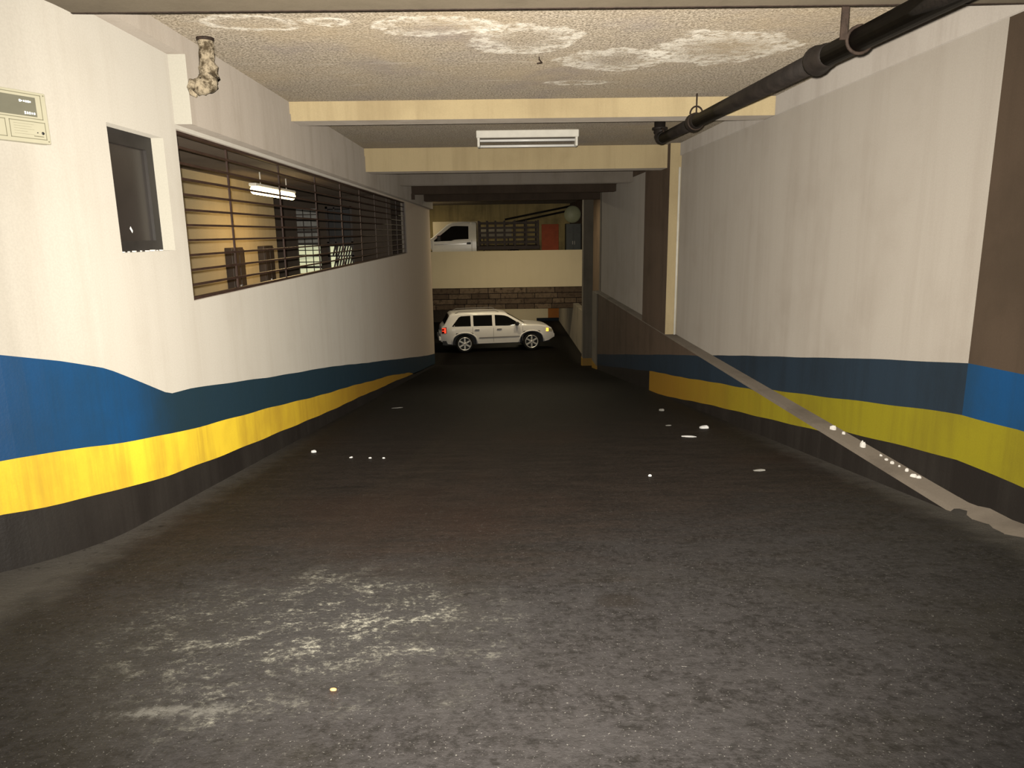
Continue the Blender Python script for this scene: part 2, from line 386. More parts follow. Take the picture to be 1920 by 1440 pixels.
for q0, q1 in zip(qs, qs[1:]):
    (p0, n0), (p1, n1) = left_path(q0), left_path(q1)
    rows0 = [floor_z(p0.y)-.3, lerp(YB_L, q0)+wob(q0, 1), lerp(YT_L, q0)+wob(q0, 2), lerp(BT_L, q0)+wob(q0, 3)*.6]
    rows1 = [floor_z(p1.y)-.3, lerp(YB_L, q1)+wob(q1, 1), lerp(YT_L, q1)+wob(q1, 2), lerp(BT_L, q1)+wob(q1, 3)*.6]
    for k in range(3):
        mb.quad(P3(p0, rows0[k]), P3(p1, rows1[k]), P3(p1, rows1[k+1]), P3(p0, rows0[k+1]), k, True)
    mid = (q0+q1)/2
    op = None
    if WIN[0] < mid < WIN[1]: op = WIN
    if GR[0] < mid < GR[1]: op = GR
    if op:
        mb.quad(P3(p0, rows0[3]), P3(p1, rows1[3]), P3(p1, op[2]), P3(p0, op[2]), 3, True)
        mb.quad(P3(p0, op[3]), P3(p1, op[3]), P3(p1, CZ+.3), P3(p0, CZ+.3), 3, True)
        for z in (op[2], op[3]):      # sill and head of the opening
            mb.quad(P3(p0, z), P3(p1, z), P3(p1, z, n1, T_W), P3(p0, z, n0, T_W), 5 if op is GR else 3)
    else:
        mb.quad(P3(p0, rows0[3]), P3(p1, rows1[3]), P3(p1, CZ+.3), P3(p0, CZ+.3), 3, True)
    # inner face of the wall
    if q0 >= 4.2:
        zz = [floor_z(p0.y)-.3]+([op[2], op[3]] if op else [])+[CZ+.3]
        segs = [(zz[0], zz[1])] if not op else [(zz[0], zz[1]), (zz[2], zz[3])]
        for a, b in segs: mb.quad(P3(p0, a, n0, T_W), P3(p1, a, n1, T_W), P3(p1, b, n1, T_W), P3(p0, b, n0, T_W), 3)
for q, op in ((WIN[0], WIN), (WIN[1], WIN), (GR[0], GR), (GR[1], GR)):
    p, n = left_path(q)
    mb.quad(P3(p, op[2]), P3(p, op[3]), P3(p, op[3], n, T_W), P3(p, op[2], n, T_W), 4 if op is WIN else 5)
# far end return
p, n = left_path(24.45)
mb.quad((XL, 24.45, floor_z(24.45)-.3), (XL, 24.45, CZ+.3), (XL-.5, 24.45, CZ+.3), (XL-.5, 24.45, floor_z(24.45)-.3), 5)
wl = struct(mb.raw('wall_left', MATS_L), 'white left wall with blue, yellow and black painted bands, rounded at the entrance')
# header beam above the grille, standing proud of the wall
mb = MB()
mb.box(XL-.1, -2.18, 5.42, 24.45, .79, 1.255, 0); mb.box(XL-.1, -2.19, 4.26, 24.45, 1.255, CZ+.1, 0)
mb.box(XL-.1, -2.1801, 5.41, 5.42, .79, 1.255, 1)
b = mb.build('header_beam', [M['concrete'], M['jamb']], wl); b['label'] = 'grey concrete header beam with a white painted end above the barred opening'
# thicker pier at the far end of the left wall
mb = MB(); mb.box(XL-.1, XL+.03, 18.45, 24.45, floor_z(24.45)-.2, .80, 0)
b = mb.build('end_pier', [M['concrete']], wl); b['label'] = 'bare brownish concrete end of the wall past the grille'
bpy.data.objects.remove(b)
# ------------------------------------------------------------------ booth window in the left wall
w1 = bpy.data.objects.new('window_1', None); COL.objects.link(w1); struct(w1, 'small dark booth window with black frame in the white wall')
mb = MB(); x0, x1 = XL-.125, XL-.085
y0, y1, z0, z1 = WIN
mb.box(x0, x1, y0, y0+.07, z0, z1); mb.box(x0, x1, y1-.09, y1, z0, z1); mb.box(x0, x1, y0+.07, y1-.09, z1-.09, z1); mb.box(x0, x1, y0+.07, y1-.09, z0, z0+.07)
mb.build('frame', M['black_frame'], w1)
mb = MB(); mb.box(XL-.118, XL-.105, y0+.07, y1-.09, z0+.07, z1-.09); mb.build('pane', M['dark_glass'], w1)
mb = MB(); mb.add([(XL-.104, 4.80, .06), (XL-.104, 4.83, .03), (XL-.104, 4.84, .045), (XL-.104, 4.815, .075)], [(0, 1, 2, 3)]); mb.build('sticker_scrap', M['paper'], w1)
mb = MB()
for i in range(9):
    yy = y0+.05+.075*i; r = .006+.006*random.random(); mb.box(XL-.08+.02*random.random(), XL-.06+.02*random.random(), yy, yy+r*2, z0, z0+r)
o = mb.build('sill_debris', M['plaster'], w1); o['kind'] = 'stuff'

# ------------------------------------------------------------------ room behind the grille
rm = MB()
RX = -3.95
rm.quad((RX, 5.45, -1.9), (RX, 13.0, -1.9), (RX, 13.0, .95), (RX, 5.45, .95), 0)      # back wall
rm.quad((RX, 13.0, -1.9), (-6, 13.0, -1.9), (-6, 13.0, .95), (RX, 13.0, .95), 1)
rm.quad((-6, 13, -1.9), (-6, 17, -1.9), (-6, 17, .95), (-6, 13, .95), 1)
rm.quad((XL-T_W, 5.36, -1.9), (RX, 5.36, -1.9), (RX, 5.36, 1.6), (XL-T_W, 5.36, 1.6), 0)
o = struct(rm.raw('wall_booth', [M['room_wall'], M['room_dark']]), 'warm lit plaster wall inside the room behind the grille')
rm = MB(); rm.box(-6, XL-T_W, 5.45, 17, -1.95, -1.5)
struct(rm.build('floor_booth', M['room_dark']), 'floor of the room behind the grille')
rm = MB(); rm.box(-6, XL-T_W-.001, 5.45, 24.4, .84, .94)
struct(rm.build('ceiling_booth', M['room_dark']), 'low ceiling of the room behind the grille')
# end wall with a lit barred window and a lattice door
YE = 16.4
rm = MB()
wx = (-4.53, -4.02); dx = (-3.86, -3.27)
rm.box(-6, wx[0], YE, YE+.15, -1.9, .9); rm.box(wx[1], dx[0], YE, YE+.15, -1.9, .9); rm.box(dx[1], XL-T_W, YE, YE+.15, -1.9, .9)
rm.box(wx[0], wx[1], YE, YE+.15, .58, .9); rm.box(wx[0], wx[1], YE, YE+.15, -1.9, -1.2); rm.box(dx[0], dx[1], YE, YE+.15, .62, .9)
struct(rm.build('wall_booth_end', M['room_dark']), 'dark end wall of the room behind the grille')
w2 = bpy.data.objects.new('window_2', None); COL.objects.link(w2); struct(w2, 'pale backlit barred window at the far end of the room behind the grille')
rm = MB(); rm.box(wx[0], wx[1], YE+.10, YE+.13, -1.2, -.22); rm.build('pane', M['lit_yard'], w2)
rm = MB(); rm.box(wx[0], wx[1], YE+.10, YE+.13, -.22, .58); rm.build('dim_pane', M['tile_back'], w2)
for i in range(13):
    z = -1.12+.13*i; h = .045 if i % 2 else .02
    rm = MB(); rm.box(wx[0], wx[1], YE+.02, YE+.05, z, z+h); rm.build('window_bar', M['cabinet'], w2)
for x in (wx[0]+.17, wx[0]+.34):
    rm = MB(); rm.box(x-.008, x+.008, YE+.0, YE+.02, -1.2, .58); rm.build('window_mullion', M['cabinet'], w2)
d1 = bpy.data.objects.new('door_1', None); COL.objects.link(d1); struct(d1, 'dark lattice gate with slanting slats, backlit low down, beside the pale window')
rm = MB(); rm.box(dx[0], dx[0]+.05, YE, YE+.06, -1.5, .62); rm.box(dx[1]-.05, dx[1], YE, YE+.06, -1.5, .62); rm.box(dx[0], dx[1], YE, YE+.06, .57, .62)
rm.box(dx[0]+.18, dx[0]+.21, YE, YE+.05, -1.5, .6); rm.build('gate_frame', M['cabinet'], d1)
rm = MB(); rm.box(dx[0]+.06, dx[1]-.06, YE+.02, YE+.04, -.20, .55); rm.build('upper_panel', M['black'], d1)
for k in range(8):
    for r_ in range(3):
        xx = dx[0]+.10+.058*k; zz = -1.05+.30*r_
        rm = MB(); rm.add([(xx, YE+.01, zz), (xx+.036, YE+.01, zz), (xx+.11, YE+.01, zz+.27), (xx+.074, YE+.01, zz+.27),
                           (xx, YE+.03, zz), (xx+.036, YE+.03, zz), (xx+.11, YE+.03, zz+.27), (xx+.074, YE+.03, zz+.27)],
                          [(0, 1, 2, 3), (7, 6, 5, 4), (0, 4, 5, 1), (1, 5, 6, 2), (2, 6, 7, 3), (3, 7, 4, 0)]); rm.build('slat', M['cabinet'], d1)
for r_ in range(4):
    rm = MB(); rm.box(dx[0], dx[1], YE, YE+.05, -1.08+.30*r_, -1.05+.30*r_); rm.build('rail', M['cabinet'], d1)
rm = MB(); rm.box(dx[0]-.1, dx[1]+.1, YE+.5, YE+.55, -1.9, -.26); rm.build('bright_yard_panel', M['lit_yard'], d1)
# two cabinets against the back wall
for (ya, yb, lab) in ((10.5, 10.96, 'dark brown narrow cabinet behind the grille, nearer the lit yellow wall'), (11.93, 12.4, 'dark brown narrow cabinet behind the grille, nearer the pale barred window')):
    c = thing('cabinet', lab, 'cabinet', ((RX+.062), (ya+yb)/2, -1.5), 0, 'cabinets behind the grille')
    h = 1.34; w = (yb-ya)/2
    rm = MB(); rm.bbox(-.06, .05, -w, w, .04, h, .008); rm.build('body', M['cabinet'], c)
    for s in (-1, 1):
        rm = MB(); rm.bbox(.052, .066, s*w/2-w/2+.012, s*w/2+w/2-.012, .08, h-.03, .004); d = rm.build('cabinet_door', M['cabinet'], c)
        rm = MB(); rm.box(.066, .08, -s*(-.03)-.008, -s*(-.03)+.008, .65, .80); rm.build('handle', M['chrome'], d)
    rm = MB(); rm.box(-.05, .04, -w+.02, w-.02, 0, .04); rm.build('plinth', M['black'], c)
# lit lamp inside the room
c = thing('fluorescent_lamp', 'lit warm yellow tube lamp glowing under the low ceiling behind the grille', 'lamp', (-3.2, 10.62, .84))
rm = MB(); rm.bbox(-.05, .05, -.93, .93, -.20, -.16, .01); rm.build('housing', M['white_metal'], c)
rm = MB(); rm.tube([(0, -.92, -.245), (0, -.90, -.245), (0, -.86, -.245), (0, .86, -.245), (0, .90, -.245), (0, .92, -.245)], [.02, .045, .058, .058, .045, .02], 16); rm.build('lit_diffuser', M['tube_warm'], c)
for a in (-.6, .6):
    rm = MB(); rm.tube([(0, a, -.165), (0, a, .0)], .008, 8); rm.build('hanging_rod', M['white_metal'], c)
lamp('booth_tube_light', 'AREA', (-3.2, 10.62, .52), 32, (1, .68, .30), (.1, 1.7), (0, 0, 0))

# ------------------------------------------------------------------ window grille
g = thing('window_grille', 'dark brown security grille of long horizontal bars across the left wall opening', 'grille', (XL-.05, 5.42, GR[2]))
L = GR[1]-GR[0]; H = GR[3]-GR[2]
mb = MB(); mb.box(-.02, .02, 0, L, 0, .022); mb.box(-.02, .02, 0, L, H-.022, H); mb.box(-.02, .02, 0, .02, .022, H-.022); mb.box(-.02, .02, L-.03, L, .022, H-.022)
mb.build('grille_frame', M['grille'], g)
for i in range(1, 11):
    z = H*i/11
    mb = MB(); mb.box(-.012, .012, .02, L-.03, z-.008, z+.008); mb.build('bar', M['grille'], g)
for y in (6.55, 8.05, 9.6, 11.1, 12.6, 14.1, 15.6, 17.0):
    mb = MB(); mb.box(-.026, -.012, y-5.42-.010, y-5.42+.010, .02, H-.02); mb.build('upright', M['grille'], g)

# ------------------------------------------------------------------ right wall
XR, XLG, ZL = 3.0, 2.82, -1.75
YB_R = [(3.85, -1.48), (4.48, -1.51), (7.93, -2.08), (13.4, -3.05), (25, -5)]
YT_R = [(3.91, -1.16), (4.48, -1.21), (5.88, -1.45), (8.3, -1.85), (13.4, -2.64), (25, -4.6)]
BT_R = [(3.97, -.84), (4.46, -.87), (5.94, -1.09), (8.55, -1.52), (10.94, -1.91), (21, -3.6), (25, -4.2)]
mb = MB(); MATS_R = [M['black_base'], M['yellow_dull'], M['blue_weak_light'], M['wall_white_r'], M['brown_concrete'], M['concrete'], M['ledge'], M['blue'], M['pier']]
def strip(X, q0, q1, lo, hi, topmat, has_yellow=True):
    rows = []
    for q in (q0, q1):
        r_ = [lo(q), lerp(YB_R, q)+wob(q, 4), lerp(YT_R, q)+wob(q, 5), lerp(BT_R, q)+wob(q, 6)*.6, hi(q)]
        rows.append([min(max(v, lo(q)), hi(q)) for v in r_])
    for k in range(4):
        if rows[0][k+1]-rows[0][k] < 1e-4 and rows[1][k+1]-rows[1][k] < 1e-4: continue
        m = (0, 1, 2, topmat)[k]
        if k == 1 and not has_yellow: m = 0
        if k == 2 and q1 <= 4.461 and X == XR: m = 7  # near pier keeps the brighter blue; dimmer light is painted in beyond
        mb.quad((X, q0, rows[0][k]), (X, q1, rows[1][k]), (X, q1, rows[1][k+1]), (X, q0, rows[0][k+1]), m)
rq = [-3, -1, 1, 2.5] + [3+.12*i for i in range(12)] + [4.46] + [4.6+.15*i for i in range(58)] + [13.3] + [13.5+.4*i for i in range(20)] + [21.5]
rq = sorted(set(round(q, 3) for q in rq))
for q0, q1 in zip(rq, rq[1:]):
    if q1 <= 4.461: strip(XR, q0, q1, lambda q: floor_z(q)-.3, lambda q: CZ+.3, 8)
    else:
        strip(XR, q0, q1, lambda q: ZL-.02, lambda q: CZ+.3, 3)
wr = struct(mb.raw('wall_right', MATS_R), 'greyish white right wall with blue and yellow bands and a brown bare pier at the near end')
# lower ledge wall
mb = MB()
for q0, q1 in zip(rq, rq[1:]):
    if q0 < 4.2: continue
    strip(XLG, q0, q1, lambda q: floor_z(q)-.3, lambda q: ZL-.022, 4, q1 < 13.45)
    e0, e1 = [.007*math.sin(q*9.1)+.006*math.sin(q*23.7+1) for q in (q0, q1)]
    for (xa, xb, za, zb) in ((XLG, XLG+.022, -.022, 0), (XLG+.022, XR+.02, 0, 0)):
        i0, i1 = (e0, e1) if xa > XLG else (0, 0); j0, j1 = (e0, e1) if xb < XR else (0, 0)
        mb.quad((xa+i0, q0, ZL+za), (xa+i1, q1, ZL+za), (xb+j1, q1, ZL+zb), (xb+j0, q0, ZL+zb), 6)
lq = [3.0+.1*i for i in range(15)]
for q0, q1 in zip(lq, lq[1:]):
    w0, w1 = [.15+.05*math.sin(q*7)+.03*math.sin(q*19) for q in (q0, q1)]
    h0, h1 = [.035+.012*math.sin(q*11) if q < 4.15 else max(.035, ZL-floor_z(q)+.004) for q in (q0, q1)]
    mb.quad((XR-w0, q0, floor_z(q0)-.004), (XR-w1, q1, floor_z(q1)-.004), (XR+.01, q1, floor_z(q1)+h1), (XR+.01, q0, floor_z(q0)+h0), 6, True)
mb.quad((XLG, 21.5, -5), (XLG, 21.5, ZL), (XR+.5, 21.5, ZL), (XR+.5, 21.5, -5), 4)
b = mb.raw('ledge', MATS_R, wr); b['label'] = 'thicker lower wall whose level dusty top runs as a ledge beside the ramp'
# concrete band under the ceiling, a little proud
mb = MB(); mb.box(XR-.025, XR+.1, 4.30, 12.15, 1.185, CZ+.1, 0); mb.box(XR-.025, XR+.1, 12.15, 21.5, 1.16, CZ+.1, 1)
b = mb.build('upper_band', [M['band'], M['brown_concrete']], wr); b['label'] = 'grey concrete band along the top of the white wall'
mb = MB(); mb.box(XR-.02, XR+.02, 4.20, 4.455, floor_z(4.2)+.75, CZ, 0)
# pilaster
mb = MB(); mb.box(XLG-.005, XR+.1, 12.1, 14.1, ZL, CZ+.05, 0)
mb.quad((XLG-.006, 12.095, ZL+.001), (XR, 12.095, ZL+.001), (XR, 12.095, CZ), (XLG-.006, 12.095, CZ), 1)
b = mb.raw('pilaster', [M['brown_concrete'], M['beam_cream']], wr); b['label'] = 'brown pilaster with a cream near face'
mb = MB(); mb.tube([(XR-.03, 12.07, ZL), (XR-.03, 12.07, 1.0)], .018, 10); b = mb.build('conduit', M['white_metal'], wr); b['label'] = 'thin pale conduit beside the pilaster'
mb = MB(); mb.box(XLG-.03, XR+.4, 20.6, 21.6, floor_z(21.6)-.2, ZL-.02, 0)
mb.box(XLG-.031, XR+.4, 20.59, 21.61, floor_z(21)-.1, floor_z(21)+.16, 1)
b = mb.build('end_pier', [M['teal_grey'], M['yellow']], wr); b['label'] = 'grey end pier with a yellow painted foot'
# the wall return past the ledge end
mb = MB(); mb.quad((XR, 21.5, ZL), (XR, 21.5, CZ+.2), (XR+.6, 21.5, CZ+.2), (XR+.6, 21.5, ZL), 0)
mb.box(XR-.02, XR+.5, 21.3, 21.52, ZL, CZ, 1)
b = mb.build('wall_end', [M['brown_concrete'], M['teal_grey']], wr)

# column by the foot of the ramp
c = MB(); c.bbox(2.64, 2.95, 22.75, 23.1, floor_z(23)-.05, CZ, .015)
o = c.build('trim_1', [M['teal_grey']]); struct(o, 'grey concrete column at the foot of the ramp')
c = MB(); c.box(2.63, 2.96, 22.74, 23.11, floor_z(23)-.03, floor_z(23)+.28); b = c.build('painted_foot', M['yellow'], o); b['label'] = 'yellow painted column foot'

# ------------------------------------------------------------------ ceiling and beams
mb = MB(); mb.box(-12, 4.5, 4.25, 38, CZ, CZ+.25)
ce = struct(mb.build('ceiling', [M['ceiling']]), 'rough brownish popcorn ceiling with white leak stains')
mb = MB(); mb.box(-5, 4.5, -2.5, 4.25, 1.20, 1.55); b = mb.build('front_slab', [M['slab']], ce); b['label'] = 'lower smooth concrete slab over the entrance'
mb = MB(); mb.box(-5, 4.5, 4.245, 4.262, 1.196, 1.21); mb.build('slab_drip_edge', [M['rust']], ce)
for (ya, yb, z, x0, x1, lab, mt) in ((8.02, 8.35, 1.185, -2.19, 2.98, 'nearest cream ceiling beam', 0), (12.3, 12.75, 1.01, -2.19, 2.83, 'second cream ceiling beam past the lamp', 0),
                                 (16.3, 16.7, 1.05, -2.19, 2.98, 'third, shaded ceiling beam', 2), (18.6, 19.0, .98, -2.19, 2.98, 'brown ceiling beam before the far opening', 1), (21.6, 22.2, .93, -2.3, 3.4, 'dark lintel over the far opening', 1)):
    mb = MB(); mb.box(x0, x1, ya, yb, z, CZ+.05)
    mb.quad((x0, ya-.002, z), (x1, ya-.002, z), (x1, ya-.002, CZ), (x0, ya-.002, CZ), 1)
    b = mb.raw('beam', [(M['concrete'], M['brown_concrete'], M['concrete'])[mt], (M['beam_cream'], M['brown_concrete'], M['concrete'])[mt]], ce); b['label'] = lab
mb = MB(); mb.tube([(.35, 6.17, CZ+.02), (.35, 6.17, CZ-.02), (.37, 6.14, CZ-.05), (.33, 6.12, CZ-.06)], .006, 6); b = mb.build('bent_hook', M['rust'], ce)
mb = MB(); mb.box(-2.19, -2.10, 18.5, 18.6, .84, .98); b = mb.build('corbel', M['brown_concrete'], ce)

# unlit ceiling lamp
c = thing('ceiling_lamp', 'unlit white two-tube ceiling lamp between the cream beams', 'lamp', (.42, 10.45, CZ))
mb = MB(); mb.bbox(-.71, .71, -.11, .11, -.10, 0, .012); mb.build('housing', M['white_metal'], c)
for y, z in ((-.075, -.135), (.06, -.195)):
    mb = MB(); mb.tube([(-.66, y, z), (.66, y, z)], .017, 12); mb.build('tube', M['tube_off'], c)
for x in (-.695, .665):
    mb = MB(); mb.box(x, x+.03, -.095, .09, -.215, -.09); mb.build('tube_holder', M['white_metal'], c)
mb = MB(); mb.box(-.66, .66, -.10, .10, -.104, -.098); mb.build('reflector', M['slot'], c)

# ------------------------------------------------------------------ drain pipe
PX = 2.08
pipe_z = lambda y: 1.04+(y-3.88)*.0165
c = thing('drain_pipe', 'black cast iron drain pipe slung under the ceiling along the right wall', 'pipe', (0, 0, 0))
def sect(y0, y1, r=.066):
    m = MB(); m.tube([(PX, y0, pipe_z(y0)), (PX, y1, pipe_z(y1))], r, 20); return m.build('pipe_length', M['iron_pipe'], c)
sect(-1.5, 4.86); sect(4.84, 8.05); sect(8.0, 9.42, .062)
def hub(y, r=.088, l=.15):
    m = MB(); z = pipe_z(y)
    m.tube([(PX, y-l, z), (PX, y-l*.75, z), (PX, y-l*.3, z), (PX, y-.015, z), (PX, y, z), (PX, y+.03, z), (PX, y+.035, z)], [.066, .075, r-.006, r-.004, r+.006, r+.006, .066], 20)
    m.build('hub_joint', M['iron_pipe'], c)
hub(4.90, .087, .17); hub(7.9)
m = MB(); z = pipe_z(9.42)
m.tube([(PX, 9.36, z), (PX, 9.44, z), (PX, 9.50, z+.012), (PX, 9.55, z+.045), (PX, 9.57, z+.09), (PX, 9.57, z+.13)], [.066, .072, .074, .076, .076, .076], 18)
m.tube([(PX, 9.57, z+.125), (PX, 9.57, z+.15), (PX, 9.57, z+.155), (PX, 9.57, CZ+.02)], [.098, .098, .07, .07], 18)
m.build('elbow', M['iron_pipe'], c)
m = MB(); m.tube([(PX, 9.50, z+.13), (PX, 9.42, z+.12), (PX, 9.36, z+.09), (PX, 9.33, z+.055)], .010, 8); m.build('strap', M['rust'], c)
def ring(y, r, tube_r=.009):
    z = pipe_z(y); n = 20
    pts = [(PX+r*math.cos(2*PI*k/n), y, z+r*math.sin(2*PI*k/n)) for k in range(n+1)]
    return pts
m = MB(); m.tube(ring(8.0-.17, .082), .010, 6, caps=False)
m.tube([(PX, 7.83, pipe_z(7.83)+.08), (PX, 7.83, CZ+.01)], .008, 8)
n = 12; m.tube([(PX+.065*math.cos(PI*k/n), 7.83, pipe_z(7.83)+.075+.075*math.sin(PI*k/n)) for k in range(n+1)], .009, 6)
m.build('ring_hanger', M['rust'], c)
m = MB(); yh = 4.36
m.box(PX-.115, PX-.075, yh-.006, yh+.006, pipe_z(yh), 1.38); m.tube(ring(yh, .074), .010, 6, caps=False)
m.tube([(PX-.14, yh, 1.33), (PX+.14, yh, 1.30)], .010, 6); m.tube([(PX-.02, yh, 1.33), (PX-.02, yh, 1.38)], .008, 6); m.tube([(PX+.09, yh, 1.30), (PX+.09, yh, 1.38)], .008, 6)
m.build('strap_hanger', M['rust'], c)

# encrusted pipe stub in the corner of the ceiling
c = thing('pipe_stub', 'old pipe trap caked in pale limescale hanging by the left header beam', 'pipe', (0, 0, 0))
m = MB(); pts = []; rad = []
P0 = [Vector(p) for p in ((-2.06, 5.50, 1.40), (-2.06, 5.50, 1.30), (-2.06, 5.50, 1.20), (-2.055, 5.50, 1.12), (-2.07, 5.47, 1.06), (-2.10, 5.42, 1.04), (-2.125, 5.38, 1.06))]
R0 = [.05, .052, .062, .070, .066, .055, .042]
for i in range(len(P0)-1):
    for k in range(4): pts.append(P0[i].lerp(P0[i+1], k/4)); rad.append((R0[i]+(R0[i+1]-R0[i])*k/4)*(1+.14*random.uniform(-1, 1)))
pts.append(P0[-1]); rad.append(.03)
m.tube(pts, rad, 14)
for i, v in enumerate(m.v): m.v[i] = tuple(Vector(v)+Vector([random.uniform(-.006, .006) for _ in range(3)]))
m.build('crusted_trap', M['crust'], c)
m = MB(); m.tube([(-2.125, 5.38, 1.07), (-2.14, 5.36, 1.02), (-2.13, 5.35, .985), (-2.10, 5.35, .965)], [.03, .026, .02, .012], 10); m.build('dripping_spout', M['crust'], c)
m = MB(); m.tube([(-2.06, 5.50, CZ), (-2.06, 5.50, CZ-.02)], [.062, .058], 14); m.build('ceiling_collar', M['rust'], c)

# ------------------------------------------------------------------ notice panel on the rounded corner
q = YC-math.radians(24)*RC
pp, nn = left_path(q)
ang = math.atan2(nn.y, nn.x)
c = thing('display_panel', 'beige wall panel with a grey display window and printed boxes at the left edge', 'panel', (pp.x+nn.x*.035, pp.y+nn.y*.035, .595), ang+PI/2)
# local: x to the right (seen from the ramp), y into the wall, z up
pw, ph = .235, .122
m = MB(); m.bbox(-pw, pw, -.004, .05, -ph, ph, .004); m.build('plate', M['panel_beige'], c)
def rim(xa, xb, za, zb, t=.0035, nm='printed_border'):
    m = MB(); y = -.0046
    for (a, b, e, f) in ((xa, xb, za, za+t), (xa, xb, zb-t, zb), (xa, xa+t, za, zb), (xb-t, xb, za, zb)): m.box(a, b, y-.0006, y, e, f)
    return m.build(nm, M['panel_line'], c)
rim(-pw+.025, pw-.026, -.008, ph-.012); rim(.035, pw-.020, -ph+.018, -.020); rim(-.20, .018, -ph+.018, -.020)
m = MB(); m.box(-pw+.04, pw-.055, -.0056, -.004, .003, ph-.027); d = m.build('display_window', M['screen'], c)
m = MB()
for k, (w_, h_) in enumerate(((.008, .010), (.005, .005), (.006, .007), (.007, .009), (.007, .009), (.005, .006))):
    x = .098+.0105*k; m.box(x, x+w_, -.0064, -.0056, .072-h_/2, .072+h_/2)
for k, h_ in enumerate((.013, .011, .011, .008, .009)):
    x = .118+.0115*k; m.box(x, x+.006, -.0064, -.0056, .018-h_/2, .018+h_/2)
o = m.build('lit_characters', M['led'], d); o['label'] = 'two short rows of tiny white lit characters'; o['kind'] = 'stuff'
m = MB()
for k in range(5): m.box(.055, .055+.10-.012*k*(k % 2), -.0050, -.0044, -.036-.012*k, -.035-.012*k)
m.box(.150, .200, -.0050, -.0044, -.091, -.087); m.build('printed_lines', M['panel_line'], c)
for x, z, r_ in ((.198, -.072, .0075), (.170, -.072, .003), (pw-.012, ph-.012, .0035), (pw-.012, -ph+.012, .0035), (-pw+.012, ph-.012, .0035), (-pw+.012, -ph+.012, .0035)):
    m = MB(); m.lathe([(0.0001, .003), (r_*.8, .003), (r_, 0)], Matrix.Translation((x, -.004, z)) @ Matrix.Rotation(PI/2, 4, 'X'), 12)
    m.build('push_button' if z == -.072 else 'screw', M['black'] if z == -.072 else M['panel_line'], c)

# ------------------------------------------------------------------ far hall: parapet, block beam, back walls
mb = MB(); mb.box(-9, 3.47, 30, 30.15, -2.25, -.745)
struct(mb.build('wall_parapet', [M['cream_wall']]), 'plain cream parapet of the upper parking level')
mb = MB(); mb.box(-9, 3.6, 30.15, 37.2, -2.0, -1.55)
struct(mb.build('floor_upper', [M['concrete']]), 'upper parking deck behind the parapet')
mb = MB(); mb.box(-9, 3.6, 30.06, 30.2, -3.16, -2.25, 0)
bw = struct(mb.build('wall_blocks', [M['mortar']]), 'rough brown block wall hanging below the parapet')
zs = [-3.16, -2.94, -2.72, -2.50, -2.26]
for r_ in range(4):
    x = -3.9-.2*r_
    while x < 3.5:
        l = random.choice((.5, .72, .95, 1.2)) if r_ != 3 else random.choice((1.2, 1.6))
        m = MB(); xa, xb = x+.015, min(x+l-.015, 3.58); d_ = random.uniform(.0, .04)
        if xb-xa > .1:
            m.bbox(xa, xb, 29.985+d_, 30.08, zs[r_]+.014, zs[r_+1]-.014, .012); m.build('block', M['brick'], bw)
        x += l
mb = MB()
mb.quad((-12, 37.5, -4.7), (4, 37.5, -4.7), (4, 37.5, -1.9), (-12, 37.5, -1.9), 1)
mb.box(-2.0, 2.5, 37.38, 37.5, -4.7, -1.9, 0); mb.box(2.5, 3.07, 37.38, 37.5, -4.7, -1.9, 2); mb.box(1.9, 3.07, 37.36, 37.5, -4.7, -4.42, 3)
struct(mb.raw('wall_back_lower', [M['cream_wall'], M['room_dark'], M['orange_wall'], M['navy_wall']]), 'cream, orange and navy painted back wall of the lower level')
mb = MB(); mb.quad((-12, 37, -2), (4.5, 37, -2), (4.5, 37, CZ), (-12, 37, CZ), 0)
struct(mb.raw('wall_back_upper', [M['olive_wall']]), 'stained olive back wall of the upper level')
mb = MB(); mb.box(3.07, 3.3, 26.7, 38, -4.7, -2.95, 0)
struct(mb.build('wall_right_lower', [M['teal_grey']]), 'dull grey side wall of the lower level')
mb = MB(); mb.box(3.6, 3.8, 21.5, 38, -5, CZ, 0)
struct(mb.build('wall_right_far', [M['brown_concrete']]), 'dark side wall of the far hall')
mb = MB(); mb.box(-12.1, -12, 24.4, 38, -5, CZ, 0); mb.box(-12, XL-.5, 24.3, 24.45, -5, CZ, 0)
struct(mb.build('wall_left_far', [M['brown_concrete']]), 'dark walls of the far hall on the left')
# unseen tube lamps added to brighten the parapet, vehicles and back walls
for (x, y, z, lab) in ((-.3, 25.4, CZ, 'added tube lamp unseen behind the dark lintel, left one over the car'), (1.9, 25.4, CZ, 'added tube lamp unseen behind the dark lintel, right one over the car'), (-4.3, 32.6, CZ, 'added unseen tube lamp over the bonnet of the white pickup truck'), (.6, 34.0, -2.0, 'added tube lamp unseen under the upper deck behind the block wall')):
    c = thing('ceiling_lamp', lab, 'lamp', (x, y, z), 0, 'added unseen lamps of the far hall')
    m = MB(); m.bbox(-.6, .6, -.06, .06, -.07, 0, .01); m.build('housing', M['white_metal'], c)
    m = MB(); m.tube([(-.56, 0, -.10), (.56, 0, -.10)], .018, 10); m.build('lit_tube', M['tube_hall'], c)
    lamp('hall_fill_light', 'AREA', (x, y, z-.13), 115 if y < 30 else 75, (1, .84, .55), (1.1, .06))

